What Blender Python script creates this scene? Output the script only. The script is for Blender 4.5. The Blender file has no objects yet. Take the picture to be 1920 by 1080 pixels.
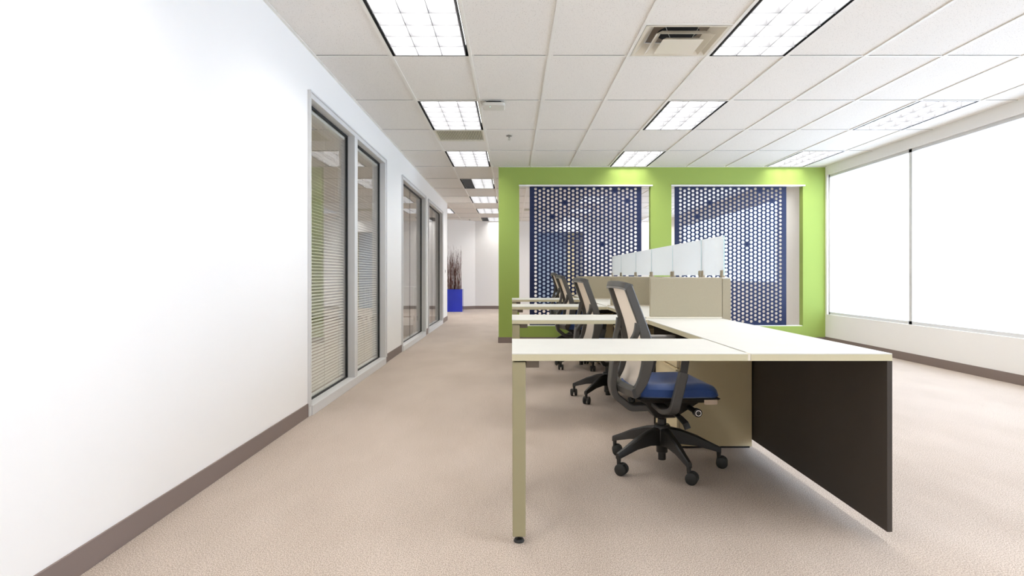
import bpy, bmesh, math, random
from mathutils import Vector, Matrix
random.seed(7)
C = bpy.context.scene.collection
R = math.radians
PI = math.pi

# ------------------------------------------------------------------ camera
F = 1163.0                       # focal length in pixels of the 1920 wide frame
CAM_H = 1.06                     # eye height
cam_d = bpy.data.cameras.new('camera')
cam_d.sensor_fit = 'HORIZONTAL'
cam_d.sensor_width = 36.0
cam_d.lens = 36.0 * F / 1920.0
cam_d.shift_y = -24.0 / 1920.0
cam_d.clip_start = 0.05
cam = bpy.data.objects.new('camera', cam_d); C.objects.link(cam)
cam.location = (0, 0, CAM_H)
cam.rotation_euler = (R(90), 0, 0)
bpy.context.scene.camera = cam

# ------------------------------------------------------------------ world, light, exposure
w = bpy.data.worlds.new('world'); bpy.context.scene.world = w
w.use_nodes = True
bg = w.node_tree.nodes['Background']
bg.inputs[0].default_value = (0.66, 0.80, 1.0, 1)
bg.inputs[1].default_value = 3.2
LAMP_STRENGTH = 11.0
vs = bpy.context.scene.view_settings
vs.view_transform = 'Standard'
vs.look = 'None'
vs.gamma = 1.0
vs.exposure = 0.72
vs.use_curve_mapping = False
cy = bpy.context.scene.cycles
cy.use_denoising = True
cy.max_bounces = 14
cy.diffuse_bounces = 8
cy.glossy_bounces = 6
cy.transparent_max_bounces = 24
cy.transmission_bounces = 8
cy.caustics_reflective = False
cy.caustics_refractive = False
cy.sample_clamp_indirect = 6.0


# ------------------------------------------------------------------ materials
def lin(c):
    return tuple((x / 255 / 12.92) if x / 255 <= 0.04045 else ((x / 255 + 0.055) / 1.055) ** 2.4 for x in c)


def mat(name, rgb, rough=0.6, metal=0.0, spec=0.5, noise=None, bump=None, emit=None, sheen=0.0, coat=0.0):
    """rgb in sRGB 0..255.  noise = (scale, strength, detail), bump = (scale, strength)"""
    m = bpy.data.materials.new(name); m.use_nodes = True
    nt = m.node_tree; b = nt.nodes['Principled BSDF']
    col = lin(rgb)
    b.inputs['Base Color'].default_value = (*col, 1)
    b.inputs['Roughness'].default_value = rough
    b.inputs['Metallic'].default_value = metal
    b.inputs['Specular IOR Level'].default_value = spec
    if sheen: b.inputs['Sheen Weight'].default_value = sheen
    if coat: b.inputs['Coat Weight'].default_value = coat
    if emit:
        b.inputs['Emission Color'].default_value = (*emit[0], 1)
        b.inputs['Emission Strength'].default_value = emit[1]
    tc = nt.nodes.new('ShaderNodeTexCoord')
    if noise:
        n = nt.nodes.new('ShaderNodeTexNoise'); n.inputs['Scale'].default_value = noise[0]
        n.inputs['Detail'].default_value = noise[2]
        nt.links.new(tc.outputs['Object'], n.inputs['Vector'])
        r = nt.nodes.new('ShaderNodeValToRGB')
        s = noise[1]
        r.color_ramp.elements[0].position = 0.3; r.color_ramp.elements[1].position = 0.7
        r.color_ramp.elements[0].color = (*[c * (1 - s) for c in col], 1)
        r.color_ramp.elements[1].color = (*[min(1, c * (1 + s)) for c in col], 1)
        nt.links.new(n.outputs['Fac'], r.inputs['Fac'])
        nt.links.new(r.outputs['Color'], b.inputs['Base Color'])
    if bump:
        n2 = nt.nodes.new('ShaderNodeTexNoise'); n2.inputs['Scale'].default_value = bump[0]
        nt.links.new(tc.outputs['Object'], n2.inputs['Vector'])
        bp = nt.nodes.new('ShaderNodeBump'); bp.inputs['Strength'].default_value = bump[1]
        bp.inputs['Distance'].default_value = 0.002
        nt.links.new(n2.outputs['Fac'], bp.inputs['Height'])
        nt.links.new(bp.outputs['Normal'], b.inputs['Normal'])
    return m


def carpet_material():
    m = bpy.data.materials.new('carpet'); m.use_nodes = True
    nt = m.node_tree; b = nt.nodes['Principled BSDF']; L = nt.links
    b.inputs['Roughness'].default_value = 0.95
    b.inputs['Specular IOR Level'].default_value = 0.1
    b.inputs['Sheen Weight'].default_value = 0.15
    tc = nt.nodes.new('ShaderNodeTexCoord')
    mp = nt.nodes.new('ShaderNodeMapping'); mp.inputs['Scale'].default_value = (1.0, 0.65, 1.0)
    L.new(tc.outputs['Object'], mp.inputs['Vector'])
    n = nt.nodes.new('ShaderNodeTexNoise'); n.inputs['Scale'].default_value = 260; n.inputs['Detail'].default_value = 3
    n.inputs['Roughness'].default_value = 0.75
    L.new(mp.outputs['Vector'], n.inputs['Vector'])
    r = nt.nodes.new('ShaderNodeValToRGB')
    e = r.color_ramp.elements
    e[0].position = 0.34; e[0].color = (*lin((118, 104, 94)), 1)
    e[1].position = 0.66; e[1].color = (*lin((222, 208, 194)), 1)
    k = r.color_ramp.elements.new(0.5); k.color = (*lin((184, 169, 155)), 1)
    L.new(n.outputs['Fac'], r.inputs['Fac'])
    # brush marks left in the pile, long patches running down the corridor
    mp2 = nt.nodes.new('ShaderNodeMapping'); mp2.inputs['Scale'].default_value = (2.6, 1.1, 1)
    L.new(tc.outputs['Object'], mp2.inputs['Vector'])
    n2 = nt.nodes.new('ShaderNodeTexNoise'); n2.inputs['Scale'].default_value = 1.0; n2.inputs['Detail'].default_value = 5
    L.new(mp2.outputs['Vector'], n2.inputs['Vector'])
    r2 = nt.nodes.new('ShaderNodeValToRGB')
    r2.color_ramp.elements[0].position = 0.35; r2.color_ramp.elements[0].color = (0.90, 0.885, 0.87, 1)
    r2.color_ramp.elements[1].position = 0.65; r2.color_ramp.elements[1].color = (1, 1, 1, 1)
    L.new(n2.outputs['Fac'], r2.inputs['Fac'])
    # ribbed rows of loops
    mp3 = nt.nodes.new('ShaderNodeMapping'); mp3.inputs['Scale'].default_value = (110, 6, 1)
    L.new(tc.outputs['Object'], mp3.inputs['Vector'])
    n3 = nt.nodes.new('ShaderNodeTexNoise'); n3.inputs['Scale'].default_value = 1.0; n3.inputs['Detail'].default_value = 1
    L.new(mp3.outputs['Vector'], n3.inputs['Vector'])
    r3 = nt.nodes.new('ShaderNodeValToRGB')
    r3.color_ramp.elements[0].position = 0.3; r3.color_ramp.elements[0].color = (0.955, 0.95, 0.945, 1)
    r3.color_ramp.elements[1].position = 0.7; r3.color_ramp.elements[1].color = (1, 1, 1, 1)
    L.new(n3.outputs['Fac'], r3.inputs['Fac'])
    mx = nt.nodes.new('ShaderNodeMix'); mx.data_type = 'RGBA'; mx.blend_type = 'MULTIPLY'; mx.inputs[0].default_value = 1
    L.new(r.outputs['Color'], mx.inputs[6]); L.new(r2.outputs['Color'], mx.inputs[7])
    mx2 = nt.nodes.new('ShaderNodeMix'); mx2.data_type = 'RGBA'; mx2.blend_type = 'MULTIPLY'; mx2.inputs[0].default_value = 1
    L.new(mx.outputs[2], mx2.inputs[6]); L.new(r3.outputs['Color'], mx2.inputs[7])
    L.new(mx2.outputs[2], b.inputs['Base Color'])
    bp = nt.nodes.new('ShaderNodeBump'); bp.inputs['Strength'].default_value = 0.35; bp.inputs['Distance'].default_value = 0.003
    L.new(n.outputs['Fac'], bp.inputs['Height']); L.new(bp.outputs['Normal'], b.inputs['Normal'])
    return m


def tile_material():
    m = bpy.data.materials.new('ceiling_tile'); m.use_nodes = True
    nt = m.node_tree; b = nt.nodes['Principled BSDF']; L = nt.links
    b.inputs['Roughness'].default_value = 0.95
    b.inputs['Specular IOR Level'].default_value = 0.1
    tc = nt.nodes.new('ShaderNodeTexCoord')
    v = nt.nodes.new('ShaderNodeTexVoronoi'); v.inputs['Scale'].default_value = 78
    v.inputs['Randomness'].default_value = 1.0
    L.new(tc.outputs['Object'], v.inputs['Vector'])
    r = nt.nodes.new('ShaderNodeValToRGB'); e = r.color_ramp.elements
    e[0].position = 0.09; e[0].color = (*lin((165, 156, 146)), 1)
    e[1].position = 0.20; e[1].color = (*lin((236, 232, 226)), 1)
    L.new(v.outputs['Distance'], r.inputs['Fac'])
    n = nt.nodes.new('ShaderNodeTexNoise'); n.inputs['Scale'].default_value = 120; n.inputs['Detail'].default_value = 3
    L.new(tc.outputs['Object'], n.inputs['Vector'])
    r2 = nt.nodes.new('ShaderNodeValToRGB')
    r2.color_ramp.elements[0].position = 0.3; r2.color_ramp.elements[0].color = (0.93, 0.93, 0.93, 1)
    r2.color_ramp.elements[1].position = 0.7; r2.color_ramp.elements[1].color = (1, 1, 1, 1)
    L.new(n.outputs['Fac'], r2.inputs['Fac'])
    mx = nt.nodes.new('ShaderNodeMix'); mx.data_type = 'RGBA'; mx.blend_type = 'MULTIPLY'; mx.inputs[0].default_value = 1
    L.new(r.outputs['Color'], mx.inputs[6]); L.new(r2.outputs['Color'], mx.inputs[7])
    L.new(mx.outputs[2], b.inputs['Base Color'])
    return m


def glass_material(name, tint=(0.975, 0.98, 0.975)):
    """clear pane: mirror reflection by Schlick's law on both faces, the rest passes straight through"""
    m = bpy.data.materials.new(name); m.use_nodes = True
    nt = m.node_tree; L = nt.links
    for n in list(nt.nodes): nt.nodes.remove(n)
    out = nt.nodes.new('ShaderNodeOutputMaterial')
    g = nt.nodes.new('ShaderNodeNewGeometry')
    dot = nt.nodes.new('ShaderNodeVectorMath'); dot.operation = 'DOT_PRODUCT'
    L.new(g.outputs['Incoming'], dot.inputs[0]); L.new(g.outputs['Normal'], dot.inputs[1])
    ab = nt.nodes.new('ShaderNodeMath'); ab.operation = 'ABSOLUTE'; L.new(dot.outputs['Value'], ab.inputs[0])
    s = nt.nodes.new('ShaderNodeMath'); s.operation = 'SUBTRACT'; s.inputs[0].default_value = 1; L.new(ab.outputs[0], s.inputs[1])
    p = nt.nodes.new('ShaderNodeMath'); p.operation = 'POWER'; L.new(s.outputs[0], p.inputs[0]); p.inputs[1].default_value = 5
    ml = nt.nodes.new('ShaderNodeMath'); ml.operation = 'MULTIPLY_ADD'; L.new(p.outputs[0], ml.inputs[0])
    ml.inputs[1].default_value = 0.96; ml.inputs[2].default_value = 0.04
    t = nt.nodes.new('ShaderNodeBsdfTransparent'); t.inputs[0].default_value = (*tint, 1)
    gl = nt.nodes.new('ShaderNodeBsdfGlossy'); gl.inputs['Roughness'].default_value = 0.0
    mx = nt.nodes.new('ShaderNodeMixShader')
    L.new(ml.outputs[0], mx.inputs[0]); L.new(t.outputs[0], mx.inputs[1]); L.new(gl.outputs[0], mx.inputs[2])
    L.new(mx.outputs[0], out.inputs[0])
    return m


def frosted_material():
    m = bpy.data.materials.new('frosted_glass'); m.use_nodes = True
    nt = m.node_tree; L = nt.links
    for n in list(nt.nodes): nt.nodes.remove(n)
    out = nt.nodes.new('ShaderNodeOutputMaterial')
    d = nt.nodes.new('ShaderNodeBsdfDiffuse'); d.inputs[0].default_value = (0.92, 0.92, 0.91, 1)
    tl = nt.nodes.new('ShaderNodeBsdfTranslucent'); tl.inputs[0].default_value = (0.94, 0.94, 0.93, 1)
    tr = nt.nodes.new('ShaderNodeBsdfTransparent'); tr.inputs[0].default_value = (0.95, 0.98, 0.97, 1)
    gl = nt.nodes.new('ShaderNodeBsdfGlossy'); gl.inputs['Roughness'].default_value = 0.25
    m1 = nt.nodes.new('ShaderNodeMixShader'); m1.inputs[0].default_value = 0.35
    L.new(d.outputs[0], m1.inputs[1]); L.new(tl.outputs[0], m1.inputs[2])
    m2 = nt.nodes.new('ShaderNodeMixShader'); m2.inputs[0].default_value = 0.18
    L.new(m1.outputs[0], m2.inputs[1]); L.new(tr.outputs[0], m2.inputs[2])
    m3 = nt.nodes.new('ShaderNodeMixShader'); m3.inputs[0].default_value = 0.06
    L.new(m2.outputs[0], m3.inputs[1]); L.new(gl.outputs[0], m3.inputs[2])
    L.new(m3.outputs[0], out.inputs[0])
    return m


def mesh_fabric_material():
    m = bpy.data.materials.new('mesh_fabric'); m.use_nodes = True
    nt = m.node_tree; L = nt.links
    for n in list(nt.nodes): nt.nodes.remove(n)
    out = nt.nodes.new('ShaderNodeOutputMaterial')
    d = nt.nodes.new('ShaderNodeBsdfDiffuse'); d.inputs[0].default_value = (*lin((240, 231, 218)), 1)
    tl = nt.nodes.new('ShaderNodeBsdfTranslucent'); tl.inputs[0].default_value = (*lin((240, 231, 218)), 1)
    m1 = nt.nodes.new('ShaderNodeMixShader'); m1.inputs[0].default_value = 0.4
    L.new(d.outputs[0], m1.inputs[1]); L.new(tl.outputs[0], m1.inputs[2])
    L.new(m1.outputs[0], out.inputs[0])
    return m


def weave_material(name, c0, c1, scale):
    m = bpy.data.materials.new(name); m.use_nodes = True
    nt = m.node_tree; b = nt.nodes['Principled BSDF']; L = nt.links
    b.inputs['Roughness'].default_value = 0.95; b.inputs['Specular IOR Level'].default_value = 0.1
    tc = nt.nodes.new('ShaderNodeTexCoord')
    mp = nt.nodes.new('ShaderNodeMapping'); mp.inputs['Scale'].default_value = (scale, scale, scale)
    mp.inputs['Location'].default_value = (0.13, 0.17, 0.11)
    L.new(tc.outputs['Object'], mp.inputs['Vector'])
    ch = nt.nodes.new('ShaderNodeTexChecker'); ch.inputs['Scale'].default_value = 1.0
    ch.inputs[1].default_value = (*lin(c0), 1); ch.inputs[2].default_value = (*lin(c1), 1)
    L.new(mp.outputs['Vector'], ch.inputs['Vector'])
    n = nt.nodes.new('ShaderNodeTexNoise'); n.inputs['Scale'].default_value = 300
    L.new(tc.outputs['Object'], n.inputs['Vector'])
    r = nt.nodes.new('ShaderNodeValToRGB')
    r.color_ramp.elements[0].position = 0.3; r.color_ramp.elements[0].color = (0.86, 0.86, 0.86, 1)
    r.color_ramp.elements[1].position = 0.7
    L.new(n.outputs['Fac'], r.inputs['Fac'])
    mx = nt.nodes.new('ShaderNodeMix'); mx.data_type = 'RGBA'; mx.blend_type = 'MULTIPLY'; mx.inputs[0].default_value = 1
    L.new(ch.outputs['Color'], mx.inputs[6]); L.new(r.outputs['Color'], mx.inputs[7])
    L.new(mx.outputs[2], b.inputs['Base Color'])
    return m


M = {
    'carpet': carpet_material(),
    'tile': tile_material(),
    'grid': mat('grid_metal', (232, 229, 222), 0.5),
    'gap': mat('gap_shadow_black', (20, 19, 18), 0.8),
    'wall': mat('white_wall_paint', (238, 236, 233), 0.85, spec=0.25, bump=(180, 0.05)),
    'green': mat('green_wall_paint', (152, 172, 88), 0.8, spec=0.25, bump=(180, 0.05)),
    'base': mat('baseboard_vinyl', (128, 113, 106), 0.7),
    'alu': mat('window_frame_paint', (212, 211, 210), 0.4),
    'gasket': mat('black_gasket', (14, 14, 14), 0.6),
    'glass': glass_material('window_glass'),
    'frost': frosted_material(),
    'glassedge': mat('glass_edge', (196, 222, 222), 0.3),
    'blind': mat('blind_slat', (240, 238, 228), 0.45),
    'track': mat('track_white', (226, 224, 220), 0.5),
    'screen': mat('navy_screen', (11, 27, 68), 0.45, spec=0.4),
    'laminate': mat('white_laminate', (208, 207, 200), 0.45, noise=(9, 0.015, 2)),
    'edge': mat('cream_edge_band', (198, 190, 158), 0.55),
    'legmetal': mat('olive_beige_metal', (152, 144, 112), 0.45),
    'brown': mat('brown_bracket', (92, 80, 66), 0.55),
    'panel': weave_material('panel_fabric', (186, 177, 154), (158, 149, 128), 260),
    'paneltrim': mat('panel_trim', (222, 214, 196), 0.5),
    'ped': mat('beige_pedestal', (214, 198, 158), 0.5),
    'shadedpanel': mat('shaded_brown_panel', (58, 50, 42), 0.7),  # brown darkened to carry the shade under the worktops
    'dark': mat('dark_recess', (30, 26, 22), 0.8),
    'clamp': mat('champagne_clamp', (170, 156, 132), 0.4, metal=0.3),
    'frame': mat('charcoal_plastic', (72, 70, 67), 0.38, spec=0.5),
    'armgrey': mat('grey_arm_pad', (124, 121, 117), 0.4),
    'black': mat('black_plastic', (36, 33, 30), 0.42),
    'caster': mat('caster_rubber', (36, 35, 32), 0.6),
    'seat': mat('blue_upholstery', (26, 66, 130), 0.55, sheen=0.3, noise=(400, 0.06, 2)),
    'mesh': mesh_fabric_material(),
    'chrome': mat('chrome', (200, 200, 200), 0.15, metal=1.0),
    'steel': mat('bright_steel', (165, 162, 155), 0.3, metal=0.8),
    'tag': mat('care_tag', (196, 178, 158), 0.8),
    'lip': mat('louver_lip_grey', (112, 112, 114), 0.5),
    'louver': mat('louver_white', (128, 128, 130), 0.3),
    'lamp': mat('lamp_tube_glow', (250, 250, 252), 0.5, emit=((1.0, 0.985, 0.96), LAMP_STRENGTH)),
    'lampoff': mat('unlit_lamp', (176, 176, 178), 0.5),
    'vent': mat('vent_enamel', (222, 214, 198), 0.35),
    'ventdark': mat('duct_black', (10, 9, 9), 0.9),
    'ventinner': mat('plenum_metal', (128, 114, 100), 0.6),
    'grille': mat('grille_bars', (198, 192, 166), 0.5),
    'ap': mat('white_plastic_shell', (214, 211, 202), 0.45),
    'led': mat('green_led', (120, 255, 200), 0.4, emit=((0.3, 1.0, 0.7), 4)),
    'pot': mat('glossy_blue_glaze', (22, 48, 190), 0.2, coat=0.4, noise=(2.2, 0.12, 1)),
    'twig': mat('reddish_twig', (92, 54, 44), 0.8, noise=(30, 0.4, 2)),
    'twigpale': mat('pale_twig', (176, 164, 156), 0.8, noise=(30, 0.3, 2)),
    'soil': mat('moss_filler', (50, 36, 26), 1.0),
    'switch': mat('switch_plastic', (236, 234, 230), 0.4),
    'white': mat('white_furniture', (232, 232, 230), 0.4),
    'liner': mat('bin_liner', (236, 236, 236), 0.35),
    'bin': mat('bin_grey', (150, 146, 140), 0.5),
    'doorpaint': mat('blue_grey_paint', (172, 186, 204), 0.7),
    'warmlight': mat('warm_light_cream', (238, 228, 194), 0.8),  # cream tone puts a band of warm light into the recess colour
    'greypaint': mat('grey_column_paint', (178, 178, 178), 0.8),
}


# ------------------------------------------------------------------ helpers
def add_box(bm, x0, x1, y0, y1, z0, z1, mtx=None):
    vs_ = [Vector((x, y, z)) for x in (x0, x1) for y in (y0, y1) for z in (z0, z1)]
    if mtx is not None: vs_ = [mtx @ v for v in vs_]
    v = [bm.verts.new(p) for p in vs_]
    for f in ((0, 1, 3, 2), (4, 6, 7, 5), (0, 4, 5, 1), (2, 3, 7, 6), (0, 2, 6, 4), (1, 5, 7, 3)):
        bm.faces.new([v[i] for i in f])


def add_frustum(bm, base, top, closed_top=True, closed_base=True):
    """base and top: equal length lists of points"""
    a = [bm.verts.new(p) for p in base]; b = [bm.verts.new(p) for p in top]
    n = len(a)
    for i in range(n):
        bm.faces.new((a[i], a[(i + 1) % n], b[(i + 1) % n], b[i]))
    if closed_base: bm.faces.new(list(reversed(a)))
    if closed_top: bm.faces.new(b)


def add_tube(bm, p0, p1, r0, r1=None, n=16, caps=True):
    r1 = r0 if r1 is None else r1
    p0 = Vector(p0); p1 = Vector(p1); d = (p1 - p0).normalized()
    u = d.orthogonal().normalized(); v = d.cross(u)
    ring = lambda p, r: [p + (u * math.cos(2 * PI * i / n) + v * math.sin(2 * PI * i / n)) * r for i in range(n)]
    add_frustum(bm, ring(p0, r0), ring(p1, r1), caps, caps)


def add_lathe(bm, prof, n=24, center=(0, 0, 0), axis='Z', caps=True):
    """prof: list of (r, h) pairs"""
    c = Vector(center); rings = []
    for r, h in prof:
        ring = []
        for i in range(n):
            a = 2 * PI * i / n
            if axis == 'Z': p = Vector((r * math.cos(a), r * math.sin(a), h))
            elif axis == 'Y': p = Vector((r * math.cos(a), h, r * math.sin(a)))
            else: p = Vector((h, r * math.cos(a), r * math.sin(a)))
            ring.append(bm.verts.new(c + p))
        rings.append(ring)
    for a, b in zip(rings, rings[1:]):
        for i in range(n):
            bm.faces.new((a[i], a[(i + 1) % n], b[(i + 1) % n], b[i]))
    if caps: bm.faces.new(rings[0]); bm.faces.new(list(reversed(rings[-1])))


def add_sweep(bm, pts, wh, up=Vector((0, 1, 0)), closed=False):
    """rectangular section swept along pts; wh: (width along up, thickness) single or per point.  up may be per point"""
    n = len(pts); pts = [Vector(p) for p in pts]; rings = []
    for i, p in enumerate(pts):
        a = pts[(i - 1) % n] if (closed or i > 0) else p
        b = pts[(i + 1) % n] if (closed or i < n - 1) else p
        t = (b - a).normalized()
        u0 = up[i] if isinstance(up, list) else up
        nrm = t.cross(u0).normalized(); u = nrm.cross(t).normalized()
        ww, tt = wh[i] if isinstance(wh, list) else wh
        c = 0.15 * min(ww, tt)
        hw, ht = ww / 2, tt / 2
        sec = [(-hw + c, -ht), (hw - c, -ht), (hw, -ht + c), (hw, ht - c), (hw - c, ht), (-hw + c, ht), (-hw, ht - c), (-hw, -ht + c)]
        rings.append([bm.verts.new(p + u * x + nrm * y) for x, y in sec])
    m = n if closed else n - 1
    for k in range(m):
        a, b = rings[k], rings[(k + 1) % n]
        for i in range(8):
            bm.faces.new((a[i], a[(i + 1) % 8], b[(i + 1) % 8], b[i]))
    if not closed:
        bm.faces.new(list(reversed(rings[0]))); bm.faces.new(rings[-1])


def smooth_path(pts, sub=6):
    """Catmull-Rom through pts"""
    P = [Vector(p) for p in pts]; out = []
    for i in range(len(P) - 1):
        p0 = P[max(i - 1, 0)]; p1 = P[i]; p2 = P[i + 1]; p3 = P[min(i + 2, len(P) - 1)]
        for k in range(sub):
            t = k / sub
            out.append(0.5 * ((2 * p1) + (-p0 + p2) * t + (2 * p0 - 5 * p1 + 4 * p2 - p3) * t * t + (-p0 + 3 * p1 - 3 * p2 + p3) * t ** 3))
    out.append(P[-1]); return out


def round_path(pts, rad, n=5):
    P = [Vector(p) for p in pts]; out = [P[0]]
    for a, b, c in zip(P, P[1:], P[2:]):
        d0 = (a - b); d1 = (c - b); q = min(rad, d0.length * 0.45, d1.length * 0.45)
        s0 = b + d0.normalized() * q; s1 = b + d1.normalized() * q
        for k in range(n + 1):
            t = k / n; out.append(s0 * (1 - t) ** 2 + b * 2 * t * (1 - t) + s1 * t * t)
    out.append(P[-1]); return out


def obj(name, bm, m, parent=None, bevel=0.0, smooth=False, loc=None, seg=2):
    bmesh.ops.recalc_face_normals(bm, faces=bm.faces[:])
    if bevel:
        es = [e for e in bm.edges if len(e.link_faces) == 2 and e.calc_face_angle(0) > 0.6]
        bmesh.ops.bevel(bm, geom=es, offset=bevel, segments=seg, affect='EDGES', profile=0.5, clamp_overlap=True)
    me = bpy.data.meshes.new(name); bm.to_mesh(me); bm.free()
    me.materials.append(M[m] if isinstance(m, str) else m)
    if smooth:
        for p in me.polygons: p.use_smooth = True
        try: me.set_sharp_from_angle(angle=R(40))
        except Exception: pass
    o = bpy.data.objects.new(name, me); C.objects.link(o)
    if parent is not None: o.parent = parent
    if loc is not None: o.location = loc
    return o


def boxo(name, x0, x1, y0, y1, z0, z1, m, parent=None, bevel=0.0):
    bm = bmesh.new(); add_box(bm, x0, x1, y0, y1, z0, z1)
    return obj(name, bm, m, parent, bevel)


def boxes(name, lst, m, parent=None, bevel=0.0):
    bm = bmesh.new()
    for b in lst: add_box(bm, *b)
    return obj(name, bm, m, parent, bevel)


def thing(name, label, cat, loc=(0, 0, 0), rotz=0.0, group=None):
    o = bpy.data.objects.new(name, None); C.objects.link(o)
    o.location = loc; o.rotation_euler = (0, 0, rotz); o.empty_display_size = 0.1
    o['label'] = label; o['category'] = cat
    if group: o['group'] = group
    return o


def tag(o, label, cat, group=None):
    o['label'] = label; o['category'] = cat
    if group: o['group'] = group
    return o


def struct(o, label=None):
    o['kind'] = 'structure'
    if label: o['label'] = label
    return o


def dup(root, loc, rotz=None, label=None, group=None):
    def cp(o, par):
        c = o.copy(); C.objects.link(c)
        if par is not None: c.parent = par
        for ch in list(o.children): cp(ch, c)
        return c
    r = cp(root, None)
    r.location = loc
    if rotz is not None: r.rotation_euler = (0, 0, rotz)
    if label: r['label'] = label
    if group: r['group'] = group
    return r


# ================================================================== SETTING
ZC = 2.75                 # ceiling height
XL = -1.53                # corridor face of the left wall
YG = 9.70                 # front face of the green wall
XR = 4.90                 # right wall
YB = -2.2                 # where the modelled room ends behind the camera
YF = 19.45
GX0, GY0, TW, TL = -0.3216, 4.798, 0.6096, 1.2192     # ceiling grid

struct(boxo('floor', -6.4, 6.2, YB, 21.5, -0.1, 0.0, 'carpet'))

# left wall with four window openings, built of the solid stretches between them
HEAD = 2.45
W1 = (4.64, 7.476); W2 = (8.575, 10.92); W3 = (11.26, 13.60); WEND = 14.66
XI = XL - 0.12
segs = [(YB, W1[0], 0, ZC), (W1[0], W1[1], HEAD, ZC), (W1[1], W2[0], 0, ZC), (W2[0], W2[1], HEAD, ZC),
        (W2[1], W3[0], 0, ZC), (W3[0], W3[1], HEAD, ZC), (W3[1], WEND, 0, ZC)]
wl = boxes('wall_left', [(XI, XL, a, b, z0, z1 + 0.05) for a, b, z0, z1 in segs], 'wall')
bmesh_tmp = bmesh.new(); bmesh_tmp.from_mesh(wl.data); bmesh.ops.remove_doubles(bmesh_tmp, verts=bmesh_tmp.verts, dist=1e-4)
bmesh_tmp.to_mesh(wl.data); bmesh_tmp.free()
struct(wl)
for a, b in ((YB, W1[0]), (W1[1], W2[0]), (W2[1], W3[0])):
    struct(boxo('baseboard_left', XL, XL + 0.008, a, b, 0, 0.10, 'base', bevel=0.002))
struct(boxes('baseboard_left', [(XL, XL + 0.008, W3[1], WEND, 0, 0.10), (XI, XL + 0.008, WEND, WEND + 0.008, 0, 0.10)], 'base'))

# office behind the left wall
struct(boxes('wall_office', [(-5.0, -4.9, 1.0, WEND, 0, ZC + 0.05), (-4.9, XI, 0.9, 1.0, 0, ZC + 0.05),
                             (-4.9, XI, WEND - 0.12, WEND, 0, ZC + 0.05)], 'wall'))
struct(boxes('baseboard_office', [(-4.9, -4.892, 1.0, WEND - 0.12, 0, 0.10), (-4.89, XI, WEND - 0.128, WEND - 0.12, 0, 0.10)], 'base'))


def window(name, y0, y1, splits, butt):
    """floor-to-head aluminium frame; splits = mullion centres, butt = y of glass joints"""
    r = bpy.data.objects.new(name, None); C.objects.link(r); r.location = (XL, y0, 0); r['kind'] = 'structure'
    L_ = y1 - y0
    fw = 0.05
    xo, xg = 0.014, -0.066          # projects a little into the corridor, glass set back
    lst = [(-0.12, xo, 0, fw, 0, HEAD), (-0.12, xo, L_ - fw, L_, 0, HEAD),
           (-0.12, xo, fw, L_ - fw, HEAD - fw, HEAD), (-0.12, xo + 0.012, fw, L_ - fw, 0, 0.075)]
    edges = [fw]
    for s in splits:
        lst.append((-0.12, xo, s - y0 - 0.055, s - y0 + 0.055, 0.075, HEAD - fw)); edges += [s - y0 - 0.055, s - y0 + 0.055]
    edges.append(L_ - fw)
    boxes('window_frame', lst, 'alu', r, bevel=0.003)
    # raised outer lip
    boxes('frame_lip', [(xo, xo + 0.012, 0, 0.012, 0.075, HEAD), (xo, xo + 0.012, L_ - 0.012, L_, 0.075, HEAD),
                        (xo, xo + 0.012, 0.012, L_ - 0.012, HEAD - 0.012, HEAD)], 'alu', r)
    for k in range(0, len(edges), 2):
        a, b = edges[k], edges[k + 1]
        g = 0.016
        boxes('gasket', [(xg - 0.012, xg + 0.012, a, a + g, 0.075, HEAD - fw), (xg - 0.012, xg + 0.012, b - g, b, 0.075, HEAD - fw),
                         (xg - 0.012, xg + 0.012, a + g, b - g, HEAD - fw - g, HEAD - fw), (xg - 0.012, xg + 0.012, a + g, b - g, 0.075, 0.075 + 0.008)], 'gasket', r)
        js = [a + g] + [j - y0 for j in butt if a < j - y0 < b] + [b - g]
        for q in range(len(js) - 1):
            e0 = 0.0015 if q else 0; e1 = 0.0015 if q < len(js) - 2 else 0
            boxo('glass', xg - 0.004, xg + 0.004, js[q] + e0, js[q + 1] - e1, 0.083, HEAD - fw - g, 'glass', r)
        for j in js[1:-1]:
            boxo('glass_joint', xg - 0.004, xg + 0.004, j - 0.0015, j + 0.0015, 0.083, HEAD - fw - g, 'gasket', r)
    return r


window('window_1', W1[0], W1[1], [6.04], [])
window('window_2', W2[0], W2[1], [], [9.70])
window('window_3', W3[0], W3[1], [], [12.39])

# far walls: one straight, one angled
DX0, DX1, DZ = 0.80, 2.24, 2.42            # recess seen through the screen
struct(boxes('wall_far', [(-1.154, DX0, YF, YF + 0.12, 0, ZC + 0.05), (DX0, DX1, YF, YF + 0.12, DZ, ZC + 0.05),
                          (DX1, XR + 0.1, YF, YF + 0.12, 0, ZC + 0.05)], 'wall'))
struct(boxo('baseboard_far', -1.154, DX0, YF - 0.008, YF, 0, 0.10, 'base'))
struct(boxo('baseboard_far', DX1, XR, YF - 0.008, YF, 0, 0.10, 'base'))
struct(boxes('wall_recess', [(DX0, 1.74, YF + 0.5, YF + 0.6, 0, DZ), (DX0 - 0.1, DX0, YF + 0.12, YF + 0.6, 0, DZ)], 'doorpaint'))
struct(boxo('wall_recess', 1.74, 2.02, YF + 0.42, YF + 0.6, 0, DZ, 'warmlight'))
struct(boxes('wall_recess', [(2.02, DX1 + 0.1, YF + 0.3, YF + 0.6, 0, DZ), (DX1, DX1 + 0.1, YF + 0.12, YF + 0.3, 0, DZ),
                             (DX0 - 0.1, DX1 + 0.1, YF + 0.12, YF + 0.6, DZ, DZ + 0.08)], 'greypaint'))
ang = math.atan2(-0.61, -0.813)
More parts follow.
